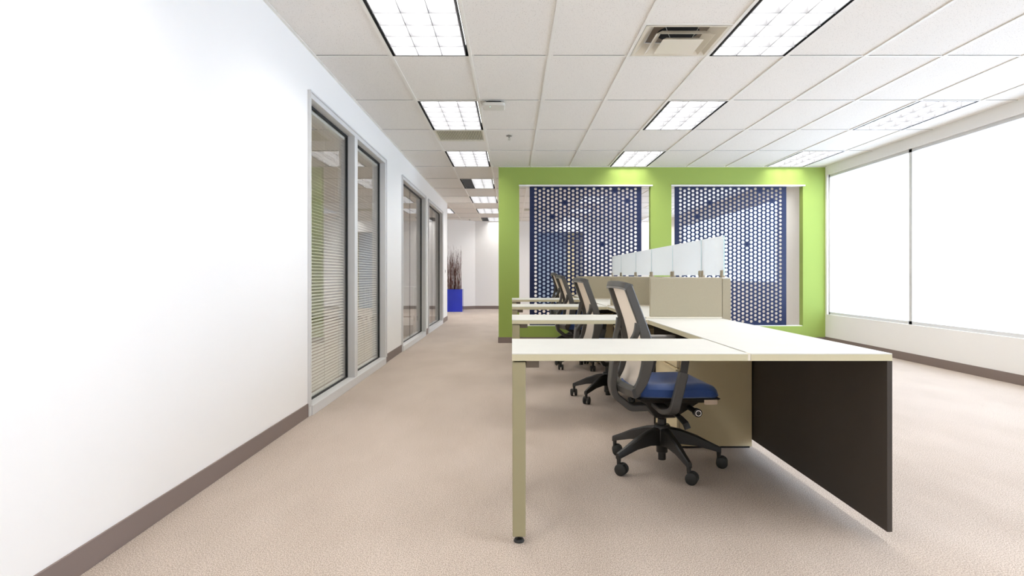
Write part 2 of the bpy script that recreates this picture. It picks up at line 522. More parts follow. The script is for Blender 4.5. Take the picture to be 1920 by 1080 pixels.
for nm, a, b, z1, mm in (('wall_angled', 0.0, 0.12, ZC + 0.05, 'wall'), ('baseboard_angled', -0.008, 0.0, 0.10, 'base')):
    bm = bmesh.new()
    # local x runs along the wall from the corner, y is thickness away from the room
    mtx = Matrix.Translation((-1.154, YF, 0)) @ Matrix.Rotation(ang, 4, 'Z') @ Matrix.Scale(-1, 4, (0, 1, 0))
    add_box(bm, 0, 5.0, a, b, 0, z1, mtx)
    struct(obj(nm, bm, mm))
struct(boxo('wall_lobby', -5.2, -5.1, WEND, 17.2, 0, ZC + 0.05, 'wall'))

# green wall with two openings
OP = [(0.1126, 2.168), (2.494, 4.55)]
OZ0, OZ1 = 0.262, 2.457
TG = 0.12
gs = [(-0.2085, OP[0][0], YG, YG + TG, 0, ZC + 0.05), (OP[0][1], OP[1][0], YG, YG + TG, 0, ZC + 0.05), (OP[1][1], XR, YG, YG + TG, 0, ZC + 0.05)]
for a, b in OP:
    gs += [(a, b, YG, YG + TG, 0, OZ0), (a, b, YG, YG + TG, OZ1, ZC + 0.05)]
gw = boxes('wall_green', gs, 'green')
t_ = bmesh.new(); t_.from_mesh(gw.data); bmesh.ops.remove_doubles(t_, verts=t_.verts, dist=1e-4); t_.to_mesh(gw.data); t_.free()
struct(gw)
struct(boxes('baseboard_green', [(-0.2085, XR, YG - 0.008, YG, 0, 0.09), (-0.2165, -0.2085, YG - 0.008, YG + TG, 0, 0.09)], 'base'))
for i, (a, b) in enumerate(OP):
    struct(boxes('trim_%d' % (i + 1), [(a - 0.005, b + 0.03, YG - 0.018, YG + 0.075, OZ1 - 0.006, OZ1 + 0.016)], 'track'))
    struct(boxes('trim_%d' % (i + 3), [(a, b, YG + 0.02, YG + 0.10, OZ0, OZ0 + 0.012)], 'track'))

# right wall: low sill and header with a long band of bright daylight windows
struct(boxes('wall_right', [(XR, XR + 0.12, YB, 11.5, 0, 0.45), (XR, XR + 0.12, YB, 11.5, 2.62, ZC + 0.05), (XR, XR + 0.12, YG - 0.05, 11.5, 0.45, 2.62),
                            (XR, XR + 0.12, 11.5, 18.0, 0, 0.9), (XR, XR + 0.12, 11.5, 18.0, 2.5, ZC + 0.05), (XR, XR + 0.12, 18.0, 21.5, 0, ZC + 0.05)], 'wall'))
struct(boxo('baseboard_right', XR - 0.008, XR, YB, YG, 0, 0.10, 'base'))
for q, (a, b, n, za, zb) in enumerate(((YB, YG - 0.05, 6, 0.45, 2.62), (11.5, 18.0, 4, 0.9, 2.5))):
    st = (b - a) / n
    struct(boxes('window_%d' % (q + 4), [(XR + 0.03, XR + 0.09, max(a, a + k * st - 0.03), min(b, a + k * st + 0.03), za, zb) for k in range(n + 1)] +
                 [(XR + 0.03, XR + 0.09, a, b, za, za + 0.04), (XR + 0.03, XR + 0.09, a, b, zb - 0.04, zb)], 'alu'))

struct(boxo('wall_back', XI, XR + 0.12, YB - 0.12, YB, 0, ZC + 0.05, 'wall'))
# ---------------------------------------------------------------- ceiling
def cell_y(j): return GY0 + j * TL
def cell_x(i): return GX0 + i * TW
LIGHTS = {}     # (i, j) -> off strip; a light fills the cell from cell_x(i) to +TW and cell_y(j) to +TL
for j in range(-5, 12, 2):
    LIGHTS[(-1, j)] = None
for j in (-5, -3, -1, 1, 3, 5, 7, 9, 11):
    LIGHTS[(3, j)] = None
    LIGHTS[(7, j)] = None
LIGHTS[(-3, 9)] = None
for i, j in ((-5, 0), (-5, 2), (-7, 5)): LIGHTS[(i, j)] = None  # out of view, added to brighten the blinds and the office interior
LIGHTS[(-1, 5)] = 0
LIGHTS[(-1, 11)] = 0
VENTS = {(2, -1): 'diffuser', (-1, 2): 'grille', (1, 9): 'grille'}
ih = 2 * 0
bm = bmesh.new(); gb = bmesh.new()
ZT = ZC + 0.008
iL, iR, jB, jT = -10, 9, -6, 13
for i in range(iL, iR):
    for j in range(jB, jT):
        if (i, j) in LIGHTS: continue
        x0, x1 = cell_x(i), cell_x(i) + TW; y0, y1 = cell_y(j), cell_y(j) + TL
        if x0 < -6.3 or x1 > 5.3: continue
        if x1 <= XL + 0.05 and y1 < WEND - 0.5 and y1 > 0: pass
        ys = [(y0, y1)]
        v = VENTS.get((i, j))
        if v == 'diffuser': ys = [(y0, y0 + 0.6096)]
        if v == 'grille': ys = [(y0 + 0.6096, y1)]
        for a, b in ys:
            add_box(bm, x0, x1, a, b, ZT, ZT + 0.02)
struct(obj('ceiling', bm, 'tile'))
gm = bmesh.new()
for i in range(iL, iR + 1):
    x = cell_x(i)
    if -6.3 < x < 5.2: add_box(gm, x - 0.012, x + 0.012, cell_y(jB), cell_y(jT), ZC, ZT - 0.0004)
for j in range(jB, jT + 1):
    for i in range(iL, iR):
        x0 = cell_x(i); x1 = x0 + TW
        if x0 < -6.3 or x1 > 5.3: continue
        y = cell_y(j)
        add_box(gm, x0 + 0.012, x1 - 0.012, y - 0.012, y + 0.012, ZC + 0.0015, ZT - 0.0004)
for (i, j), v in VENTS.items():
    y = cell_y(j) + 0.6096
    add_box(gm, cell_x(i) + 0.012, cell_x(i) + TW - 0.012, y - 0.012, y + 0.012, ZC + 0.0015, ZT - 0.0004)
struct(obj('ceiling_grid', gm, 'grid'))
gp = bmesh.new()      # thin black strips drawing the shadow gap beside each cross bar
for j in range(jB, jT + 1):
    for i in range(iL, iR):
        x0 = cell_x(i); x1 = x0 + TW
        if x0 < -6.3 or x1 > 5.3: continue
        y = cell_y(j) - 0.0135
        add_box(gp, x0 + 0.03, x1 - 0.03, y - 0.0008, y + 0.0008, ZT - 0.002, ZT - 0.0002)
struct(obj('ceiling_shadow_line', gp, 'gap'))
struct(boxo('trim_5', XL, XL + 0.02, YB, WEND, ZC - 0.002, ZC + 0.006, 'grid'))
struct(boxo('trim_6', -0.2, XR, YG - 0.022, YG, ZC - 0.002, ZC + 0.006, 'grid'))


# ================================================================== CEILING FIXTURES
def make_light(off=None):
    r = thing('ceiling_light', '', 'ceiling light')
    w2, l2 = TW / 2 - 0.0125, TL / 2 - 0.0125
    h = 0.10
    # housing: open box (four walls and a lid)
    boxes('housing', [(-w2, -w2 + 0.002, -l2, l2, 0.0, h), (w2 - 0.002, w2, -l2, l2, 0.0, h), (-w2 + 0.002, w2 - 0.002, -l2, -l2 + 0.002, 0.0, h),
                      (-w2 + 0.002, w2 - 0.002, l2 - 0.002, l2, 0.0, h), (-w2, w2, -l2, l2, h, h + 0.003)], 'gap', r)
    a, b = w2 - 0.020, l2 - 0.009
    # louver: outer rim plus blades
    t = 0.0015; z0, z1 = 0.001, 0.078
    lst = [(-a, -a + 0.006, -b, b, z0, z1), (a - 0.006, a, -b, b, z0, z1), (-a + 0.006, a - 0.006, -b, -b + 0.004, z0, z1), (-a + 0.006, a - 0.006, b - 0.004, b, z0, z1)]
    for k in (1, 2):
        x = -a + 2 * a * k / 3; lst.append((x - t, x + t, -b + 0.004, b - 0.004, z0, z1))
    bm = bmesh.new()
    for q in lst: add_box(bm, *q)
    for k in range(1, 6):
        y = -b + 2 * b * k / 6
        for c in range(3):
            x0 = -a + 2 * a * c / 3 + t * (c > 0) + 0.006 * (c == 0); x1 = -a + 2 * a * (c + 1) / 3 - t * (c < 2) - 0.006 * (c == 2)
            # blade is a wedge: thin below, wide above
            pts = lambda x: [(x, y - t, z0), (x, y + t, z0), (x, y + 0.006, z1), (x, y - 0.006, z1)]
            add_frustum(bm, pts(x0), pts(x1))
    lv = obj('louver', bm, 'louver', r)
    lip = [(-a, a, -b + 2 * b * k / 6 - 0.0025, -b + 2 * b * k / 6 + 0.0025, -0.005, z0) for k in range(1, 6)]
    for k in (1, 2):
        x = -a + 2 * a * k / 3
        for q in range(6):
            lip.append((x - 0.0022, x + 0.0022, -b + 2 * b * q / 6 + 0.0026, -b + 2 * b * (q + 1) / 6 - 0.0026, -0.003, z0))
    boxes('louver_edge', lip, 'lip', lv)
    for c in range(3):
        x0 = -a + 2 * a * c / 3; x1 = x0 + 2 * a / 3
        boxo('lamp', x0 + 0.001, x1 - 0.001, -b, b, 0.082, 0.088, 'lampoff' if off == c else 'lamp', r)
    return r


protos = {None: make_light(), 0: make_light(0)}
used = {None: False, 0: False}
lightnames = {
    (-1, -1): 'largest troffer light, at the top left of the picture',
    (-1, 1): 'bright troffer light just in front of the slatted return grille',
    (-1, 3): 'bright troffer light just behind the slatted return grille',
    (-1, 5): 'corridor troffer light with a dim left strip, beside the top corner of the green wall',
    (-1, 7): 'fully lit corridor troffer light right behind the one with a dim left strip',
    (-1, 9): 'fully lit corridor troffer light, last but one before the far wall',
    (-1, 11): 'dim-stripped troffer light against the far corridor wall',
    (3, 1): 'troffer light over the desks, cut by the right picture edge',
    (3, 3): 'troffer light over the desks, closest to the top of the green wall',
    (-5, 0): 'added unseen office troffer light beyond the blinds, nearer the camera',
    (-5, 2): 'added unseen office troffer light beyond the blinds, farther one',
    (-7, 5): 'added unseen office troffer light at the far end of the office behind the clear glass',
    (-3, 9): 'small far troffer light showing past the end of the left window wall',
}
for (i, j), off in LIGHTS.items():
    loc = (cell_x(i) + TW / 2, cell_y(j) + TL / 2, ZC)
    if used[off]: o = dup(protos[off], loc)
    else: o = protos[off]; o.location = loc; used[off] = True
    rowtxt = 'over the desk side' if i == 3 else ('beside the right wall' if i == 7 else 'over the corridor')
    if (i, j) in lightnames: o['label'] = lightnames[(i, j)]
    else:
        place = 'behind the camera' if j <= -3 else ('beyond the green wall' if j > 3 else 'in front of the green wall')
        nth = {-5: 'back one', -3: 'nearer one', -1: 'nearest', 1: 'second', 3: 'third', 5: 'first', 7: 'second', 9: 'third', 11: 'last'}[j]
        o['label'] = f'troffer light {rowtxt}, {place}, {nth}'
    o['group'] = 'recessed ceiling troffer lights'

# square supply diffuser
cx, cyy = cell_x(2) + TW / 2, cell_y(-1) + 0.6096 + TW / 2
dv = thing('air_diffuser', 'square white supply air diffuser with stepped cones and dark round duct', 'air vent', (cx, cyy, ZC))
sq = lambda h, z: [(-h, -h, z), (h, -h, z), (h, h, z), (-h, h, z)]


def ring_cone(bm, h0, z0, h1, z1, t=0.002):
    """square cone shell from half size h0 at z0 to h1 at z1"""
    o = [[bm.verts.new(p) for p in sq(h, z)] for h, z in ((h0, z0), (h1, z1), (h1 - t, z1), (h0 - t, z0))]
    for k in range(4):
        a, b = o[k], o[(k + 1) % 4]
        for i in range(4): bm.faces.new((a[i], a[(i + 1) % 4], b[(i + 1) % 4], b[i]))


hh = TW / 2 - 0.0125
bm = bmesh.new(); ring_cone(bm, hh, 0.0, hh, 0.004); 
for q in ((-hh, hh, -hh, -hh + 0.022), (-hh, hh, hh - 0.022, hh), (-hh, -hh + 0.022, -hh + 0.022, hh - 0.022), (hh - 0.022, hh, -hh + 0.022, hh - 0.022)):
    add_box(bm, q[0], q[1], q[2], q[3], 0.0, 0.003)
obj('flange', bm, 'vent', dv)
bm = bmesh.new(); ring_cone(bm, hh - 0.022, 0.001, 0.20, 0.065); obj('outer_cone', bm, 'vent', dv)
bm = bmesh.new(); add_box(bm, -0.20, 0.20, -0.20, 0.20, 0.066, 0.070); obj('plenum_plate', bm, 'ventinner', dv)
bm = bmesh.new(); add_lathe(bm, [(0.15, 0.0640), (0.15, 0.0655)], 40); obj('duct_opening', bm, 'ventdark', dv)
bm = bmesh.new(); ring_cone(bm, 0.205, -0.022, 0.150, 0.022); obj('middle_cone', bm, 'vent', dv)
bm = bmesh.new(); add_frustum(bm, sq(0.145, -0.037), sq(0.112, -0.012)); obj('center_plate', bm, 'vent', dv, bevel=0.003)
bm = bmesh.new()
for sx in (-1, 1):
    for sy in (-1, 1): add_tube(bm, (sx * 0.07, sy * 0.07, -0.014), (sx * 0.12, sy * 0.12, 0.064), 0.0025, n=8)
obj('strut', bm, 'steel', dv)


def make_grille():
    r = thing('return_grille', '', 'air vent')
    h = TW / 2 - 0.0125
    boxes('frame', [(-h, h, -h, -h + 0.02, 0, 0.01), (-h, h, h - 0.02, h, 0, 0.01), (-h, -h + 0.02, -h + 0.02, h - 0.02, 0, 0.01), (h - 0.02, h, -h + 0.02, h - 0.02, 0, 0.01)], 'vent', r)
    bm = bmesh.new(); n = 28
    for k in range(n):
        x = -h + 0.02 + (2 * h - 0.04) * (k + 0.5) / n
        add_box(bm, x - 0.0060, x + 0.0060, -h + 0.02, h - 0.02, 0.001, 0.007)
    obj('slats', bm, 'grille', r)
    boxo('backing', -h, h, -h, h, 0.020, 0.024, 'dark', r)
    return r


g0 = make_grille(); g0.location = (cell_x(-1) + TW / 2, cell_y(2) + 0.3048, ZC)
g0['label'] = 'square slatted return air grille between two corridor troffer lights'; g0['group'] = 'return air grilles'
dup(g0, (cell_x(1) + TW / 2, cell_y(9) + 0.3048, ZC), label='return air grille seen past the navy screen beyond the green wall')

# wireless access point
ap = thing('access_point', 'white rounded wireless access point with green light under the ceiling', 'access point', (-0.178, 6.09, ZC))
boxo('mounting_plate', -0.075, 0.075, -0.075, 0.075, -0.018, 0.0, 'gap', ap, bevel=0.01)
bm = bmesh.new(); add_box(bm, -0.108, 0.108, -0.104, 0.104, -0.050, -0.016)
vert = [e for e in bm.edges if abs((e.verts[0].co - e.verts[1].co).z) > 0.01]
bmesh.ops.bevel(bm, geom=vert, offset=0.03, segments=6, affect='EDGES', profile=0.5)
obj('shell', bm, 'ap', ap, bevel=0.010, smooth=True, seg=3)
bm = bmesh.new(); add_lathe(bm, [(0.0035, -0.0515), (0.0035, -0.0495)], 12, (-0.035, -0.05, 0)); obj('status_light', bm, 'led', ap)


def make_sprinkler():
    r = thing('fire_sprinkler', '', 'sprinkler')
    bm = bmesh.new(); add_lathe(bm, [(0.034, -0.001), (0.036, -0.003), (0.030, -0.007), (0.012, -0.009)], 24); obj('escutcheon', bm, 'steel', r, smooth=True)
    bm = bmesh.new(); add_tube(bm, (0, 0, -0.008), (0, 0, -0.028), 0.008, 0.007)
    for s in (-1, 1):
        add_tube(bm, (s * 0.006, 0, -0.026), (s * 0.011, 0, -0.036), 0.002, n=8); add_tube(bm, (s * 0.011, 0, -0.036), (s * 0.002, 0, -0.047), 0.002, n=8)
    obj('body', bm, 'steel', r)
    bm = bmesh.new(); add_lathe(bm, [(0.015, -0.047), (0.016, -0.049)], 16); obj('deflector', bm, 'steel', r)
    return r


sp = make_sprinkler(); sp.location = (-0.035, 7.53, ZC); sp['label'] = 'small metal fire sprinkler head hanging under the ceiling right of the return grille'
sp['group'] = 'fire sprinklers'
dup(sp, (-1.28, 18.75, ZC), label='tiny far fire sprinkler head in front of the angled white wall')


# ================================================================== BLINDS
def blind(y0, y1, label):
    r = thing('venetian_blind', label, 'blinds', (XL - 0.098, y0, 0), group='venetian blinds behind the office windows')
    L_ = y1 - y0; zt = HEAD - 0.06
    boxo('headrail', -0.018, 0.018, 0, L_, zt - 0.03, zt, 'blind', r, bevel=0.003)
    bm = bmesh.new(); n = 84; z = zt - 0.05; tilt = R(-22)
    sp_ = (zt - 0.05 - 0.10) / n
    for k in range(n):
        zz = z - k * sp_
        # slightly crowned slat: three strips
        pts = []
        for u in (-0.0125, -0.004, 0.004, 0.0125):
            crown = 0.0016 * (1 - (u / 0.0125) ** 2)
            pts.append((u * math.cos(tilt), zz + u * math.sin(tilt) + crown))
        lo = [[bm.verts.new((px, yy, pz)) for px, pz in pts] + [bm.verts.new((px, yy, pz - 0.0006)) for px, pz in reversed(pts)] for yy in (0.006, L_ - 0.006)]
        for i in range(8): bm.faces.new((lo[0][i], lo[0][(i + 1) % 8], lo[1][(i + 1) % 8], lo[1][i]))
        bm.faces.new(lo[0]); bm.faces.new(list(reversed(lo[1])))
    obj('slats', bm, 'blind', r)
    boxo('bottom_rail', -0.013, 0.013, 0.004, L_ - 0.004, 0.078, 0.094, 'blind', r, bevel=0.003)
    for f in (0.16, 0.5, 0.84):
        bm = bmesh.new()
        for sx in (-0.014, 0.014): add_tube(bm, (sx, L_ * f, 0.09), (sx, L_ * f, zt - 0.03), 0.0011, n=6)
        obj('cord', bm, 'blind', r)
    return r


blind(4.70, 5.97, 'white venetian blind in the nearest office window pane, cut by the left picture edge')
blind(6.11, 7.42, 'white venetian blind in the second office window pane, left of the plain wall stretch')

# things in the office
t = thing('console_table', 'white side table standing behind the clear office glass', 'table', (-2.2, 11.2, 0))
boxo('table_top', -0.45, 0.45, -0.2, 0.2, 0.83, 0.86, 'white', t, bevel=0.003)
for sx in (-0.43, 0.43):
    for sy in (-0.18, 0.18): boxo('leg', sx - 0.02, sx + 0.02, sy - 0.02, sy + 0.02, 0, 0.83, 'white', t)
t = thing('waste_bin', 'small grey waste bin with white liner behind the clear office glass', 'bin', (-1.83, 10.85, 0))
bm = bmesh.new(); add_lathe(bm, [(0.085, 0.0), (0.10, 0.20), (0.096, 0.20), (0.082, 0.01)], 24); obj('bucket', bm, 'bin', t, smooth=True)
bm = bmesh.new(); add_lathe(bm, [(0.1015, 0.19), (0.108, 0.25), (0.112, 0.31), (0.104, 0.315), (0.098, 0.27), (0.09, 0.20)], 24); obj('liner', bm, 'liner', t, smooth=True)

t = thing('light_switch', 'white light switch plate near the end of the left wall', 'light switch', (XL, 14.17, 1.15))
boxo('plate', 0, 0.006, -0.04, 0.04, -0.06, 0.06, 'switch', t, bevel=0.002)
boxo('rocker', 0.006, 0.012, -0.014, 0.014, -0.03, 0.03, 'frame', t, bevel=0.002)

# ================================================================== PLANTER
PX0, PX1, PY0, PY1, PH = -1.98, -1.437, 17.95, 18.40, 0.652
pt = thing('planter', 'tall square cobalt blue planter box at the corridor end', 'planter', ((PX0 + PX1) / 2, (PY0 + PY1) / 2, 0))
pw, pl = (PX1 - PX0) / 2, (PY1 - PY0) / 2
boxes('pot', [(-pw, pw, -pl, -pl + 0.03, 0, PH), (-pw, pw, pl - 0.03, pl, 0, PH), (-pw, -pw + 0.03, -pl + 0.03, pl - 0.03, 0, PH),
              (pw - 0.03, pw, -pl + 0.03, pl - 0.03, 0, PH), (-pw + 0.03, pw - 0.03, -pl + 0.03, pl - 0.03, 0, 0.03)], 'pot', pt)
boxo('filling', -pw + 0.031, pw - 0.031, -pl + 0.031, pl - 0.031, 0.031, PH - 0.05, 'soil', pt)
for k in range(115):
    bx = random.uniform(PX0 + 0.06, PX1 - 0.05); by = random.uniform(PY0 + 0.06, PY1 - 0.06)
    H = random.uniform(0.80, 1.24) if k % 3 else random.uniform(0.55, 0.9)
    lean = Vector((random.uniform(-0.07, 0.05), random.uniform(-0.06, 0.06), 1))
    bm = bmesh.new(); n = 8; prev = Vector((0, 0, 0)); pr = random.uniform(0.0045, 0.008)
    for i in range(1, n + 1):
        f = i / n
        p = lean * (H * f) + Vector((random.uniform(-1, 1), random.uniform(-1, 1), 0)) * 0.008
        rr = pr * (1 - 0.75 * f)
        add_tube(bm, prev, p, pr * (1 - 0.75 * (i - 1) / n), rr, n=5)
        if i > 3 and random.random() < 0.45:
            q = p + Vector((random.uniform(-0.05, 0.05), random.uniform(-0.04, 0.04), random.uniform(0.10, 0.2)))
            add_tube(bm, p, q, rr * 0.7, 0.0012, n=4)
        prev = p
    o = obj('dried_branch', bm, 'twigpale' if k % 3 == 0 else 'twig', loc=(bx, by, PH - 0.06))
    kind = ('pale grey' if k % 3 == 0 else 'reddish brown'); size = 'tall' if H > 0.9 else 'short'
    tag(o, f'{size} {kind} dried branch standing in the blue planter', 'branch', f'{size} {kind} branches in the blue planter')

# ================================================================== NAVY PERFORATED SCREENS
def make_screen():
    r = thing('perforated_screen', '', 'screen', group='navy perforated screens in the green wall')
    bm = bmesh.new()
    cw, rh = 0.0655, 0.0622; ncol, nrow = 25, 35
    W = 1.76; x0 = 0.062; ztop = OZ1 - 0.008; zb = OZ0 + 0.012
    t = 0.004
    hx = 0.0240; hz = 0.0205        # half extents of the hexagon
    missing = {(7, 3), (4, 7), (19, 0), (22, 3), (16, 14)}

    def wall_rect(a, b, c, d): add_box(bm, a, b, -t / 2, t / 2, c, d)
    for ci in range(ncol):
        xa = x0 + ci * cw; xb = xa + cw; xc = (xa + xb) / 2
        zstart = ztop - (rh / 2 if ci % 2 else 0.0)
        rows = int((zstart - zb) / rh)
        if ci % 2: wall_rect(xa, xb, zstart, ztop)
        for j in range(rows):
            z1 = zstart - j * rh; z0 = z1 - rh; zc = (z0 + z1) / 2
            if (ci, j) in missing: wall_rect(xa, xb, z0, z1); continue
            outer = [(xb, zc), (xb, z1), (xa, z1), (xa, zc), (xa, z0), (xb, z0)]
            inner = [(xc + hx, zc), (xc + hx * 0.52, zc + hz), (xc - hx * 0.52, zc + hz), (xc - hx, zc), (xc - hx * 0.52, zc - hz), (xc + hx * 0.52, zc - hz)]
            L_ = []
            for yy in (-t / 2, t / 2):
                L_.append(([bm.verts.new((p[0], yy, p[1])) for p in outer], [bm.verts.new((p[0], yy, p[1])) for p in inner]))
            for side, (o_, i_) in enumerate(L_):
                for k in range(6):
                    q = (o_[k], o_[(k + 1) % 6], i_[(k + 1) % 6], i_[k])
                    bm.faces.new(q if side else tuple(reversed(q)))
            for k in range(6):
                bm.faces.new((L_[0][1][k], L_[0][1][(k + 1) % 6], L_[1][1][(k + 1) % 6], L_[1][1][k]))
        zend = zstart - rows * rh
        if zend - zb > 0.001: wall_rect(xa, xb, zb, zend)
    wall_rect(0, x0, zb, ztop); wall_rect(x0 + ncol * cw, W, zb, ztop)
    me = bpy.data.meshes.new('sheet'); bm.to_mesh(me); bm.free(); me.materials.append(M['screen'])
    o = bpy.data.objects.new('sheet', me); C.objects.link(o); o.parent = r
    boxo('top_rail', 0, W, -0.012, 0.012, ztop - 0.012, ztop, 'screen', r)
    return r


s1 = make_screen(); s1.location = (0.277, YG + 0.062, 0); s1['label'] = 'large navy blue screen with rows of hexagonal holes, wholly seen behind the chairs'
s2 = dup(s1, (2.557, YG + 0.062, 0), label='navy blue hexagon-hole screen cut by the right picture edge, behind the frosted glass')

# ================================================================== DESKS
DZT = 0.752; TH = 0.029
XD = 0.94                   # aisle edge of the long worktops
WY = [2.44, 4.28, 6.07, 7.85]
WD = 0.57
XS = 1.50                   # spine panel front face
PY = [4.42, 6.19, 7.97, 9.46]
ordn = ['nearest to the camera, in front of the closest chair', 'second from the camera, just behind the closest chair', 'third from the camera', 'farthest, closest to the green wall']


def make_wing():
    r = thing('desk_return', '', 'desk', group='narrow desk returns jutting into the aisle')
    top = bmesh.new(); add_box(top, 0, XD - 0.012, 0, WD, DZT - 0.004, DZT); obj('tabletop', top, 'laminate', r, bevel=0.001)
    boxo('edge_band', 0, XD - 0.012, 0, WD, DZT - TH, DZT - 0.004, 'edge', r)
    for y in (0.004, WD - 0.058):
        lg = boxo('leg', 0.002, 0.054, y, y + 0.052, 0.028, DZT - TH - 0.006, 'legmetal', r, bevel=0.003)
        bm = bmesh.new(); add_lathe(bm, [(0.020, 0.0), (0.022, 0.004), (0.018, 0.012), (0.006, 0.016), (0.006, 0.03)], 16, (0.028, y + 0.026, 0)); obj('foot_glide', bm, 'caster', lg, smooth=True)
    boxo('top_rail', 0.002, 0.054, 0.056, WD - 0.058, DZT - TH - 0.05, DZT - TH - 0.006, 'legmetal', r, bevel=0.003)
    boxo('bracket', 0.056, 0.107, 0.01, 0.40, DZT - TH - 0.028, DZT - TH, 'brown', r, bevel=0.001)
    boxo('joint_cap', XD - 0.012, XD - 0.001, 0.0, 0.03, DZT - TH, DZT + 0.001, 'paneltrim', r, bevel=0.001)
    return r


w0 = make_wing(); w0.location = (0, WY[0], 0); w0['label'] = 'cream desk return on beige leg, ' + ordn[0]
for k in (1, 2, 3): dup(w0, (0, WY[k], 0), label='cream desk return on beige leg, ' + ordn[k])

# long worktops along the spine
ends = [(2.44, PY[0] - 0.002), (PY[0] + 0.034, PY[1] - 0.002), (PY[1] + 0.034, PY[2] - 0.002), (PY[2] + 0.034, PY[3] - 0.002)]
wtxt = ['nearest, running out of the picture at right', 'second from the camera, behind the large fabric divider', 'third from the camera, between two fabric dividers', 'farthest, in front of the green wall']
for k, (a, b) in enumerate(ends):
    r = thing('worktop', 'white worktop along the fabric spine, ' + wtxt[k], 'worktop', (XD, a, 0), group='white worktops along the spine')
    L_ = b - a; D = XS - XD - 0.004
    boxo('tabletop', 0, D, 0, L_, DZT - 0.004, DZT, 'laminate', r, bevel=0.001)
    boxo('edge_band', 0, D, 0, L_, DZT - TH, DZT - 0.004, 'edge', r)
    boxo('support_panel', 0.07, D, L_ - 0.010, L_ - 0.002, 0.0, DZT - TH, 'shadedpanel', r)
    boxo('modesty_panel', D - 0.02, D, 0.0, L_ - 0.012, 0.05, DZT - TH, 'shadedpanel', r)


def make_ped():
    r = thing('drawer_pedestal', '', 'drawer cabinet', group='drawer pedestals under the worktops')
    D, W_, Hh = 0.46, 0.56, 0.575
    boxo('cabinet_body', 0.02, D, 0, W_, 0.012, Hh, 'ped', r, bevel=0.002)
    for (z0, z1) in ((0.02, 0.30), (0.308, 0.485), (0.493, 0.570)):
        d = boxo('drawer', 0.0, 0.018, 0.003, W_ - 0.003, z0, z1, 'ped', r, bevel=0.002)
        boxo('pull', -0.006, -0.0005, 0.003, W_ - 0.003, z1 - 0.014, z1 - 0.004, 'ped', d)
    bm = bmesh.new(); add_lathe(bm, [(0.009, -0.004), (0.009, 0.0)], 16, (0, W_ - 0.04, 0.53), axis='X'); obj('lock', bm, 'chrome', r)
    boxo('plinth', 0.03, D - 0.01, 0.01, W_ - 0.01, 0, 0.012, 'dark', r)
    return r


pd = make_ped(); pd.location = (1.01, 3.80, 0); pd['label'] = 'beige drawer cabinet under the nearest worktop, behind the closest chair'
for k, y in enumerate((5.58, 7.39)):
    dup(pd, (1.01, y, 0), label='beige drawer cabinet in shade under the ' + ['second', 'third'][k] + ' worktop')

# fabric dividers
for k, y in enumerate(PY):
    txt = ['nearest and largest, cut by the right picture edge', 'second from the camera, behind the closest chair', 'third from the camera', 'farthest, against the green wall end'][k]
    r = thing('divider_panel', 'beige woven fabric desk divider, ' + txt, 'divider', (0.985, y, 0), group='fabric dividers between the desks')
    x1 = XS - 0.985 - 0.002
    boxo('fabric_pad', 0, x1, 0, 0.032, DZT + 0.012, 1.043, 'panel', r, bevel=0.005)
    boxo('base_trim', 0, x1, -0.001, 0.033, DZT + 0.001, DZT + 0.012, 'paneltrim', r)
    boxo('foot_bracket', -0.03, 0.03, -0.008, 0.028, DZT + 0.0005, DZT + 0.010, 'paneltrim', r, bevel=0.001)

# fabric spine and frosted glass
sy0, sy1 = PY[0], PY[3] + 0.032
r = thing('spine_panel', 'long low beige fabric spine wall carrying the frosted glass', 'divider', (XS, sy0, 0))
boxo('fabric_pad', 0, 0.06, 0, sy1 - sy0, 0.05, 1.036, 'panel', r, bevel=0.004)
boxo('top_cap', -0.002, 0.062, 0, sy1 - sy0, 1.036, 1.044, 'track', r, bevel=0.001)
boxo('plinth', 0.01, 0.05, 0.01, sy1 - sy0 - 0.01, 0, 0.05, 'legmetal', r)
gb_ = [4.44, 4.97, 5.86, 6.74, 7.60, 8.62, 9.40]
gt = ['nearest pane', 'second pane, cut by the right edge', 'largest pane wholly in view', 'pane before the green pier between screens',
      'last but one pane', 'farthest pane, navy holes blurred behind']
for k in range(6):
    a, b = gb_[k] + 0.006, gb_[k + 1] - 0.006
    r = thing('glass_screen', 'frosted glass screen on the fabric spine, ' + gt[k], 'glass panel', (XS + 0.02, a, 1.044), group='frosted glass screens on the spine')
    gl = boxo('glass', -0.004, 0.004, 0, b - a, 0.014, 0.300, 'frost', r)
    boxes('polished_edge', [(-0.004, 0.004, -0.0015, 0, 0.014, 0.300), (-0.004, 0.004, b - a, b - a + 0.0015, 0.014, 0.300)], 'glassedge', r)
    for y in (0.03, b - a - 0.03):
        boxo('clamp', -0.014, 0.014, y - 0.018, y + 0.018, 0.0, 0.052, 'clamp', r, bevel=0.005)


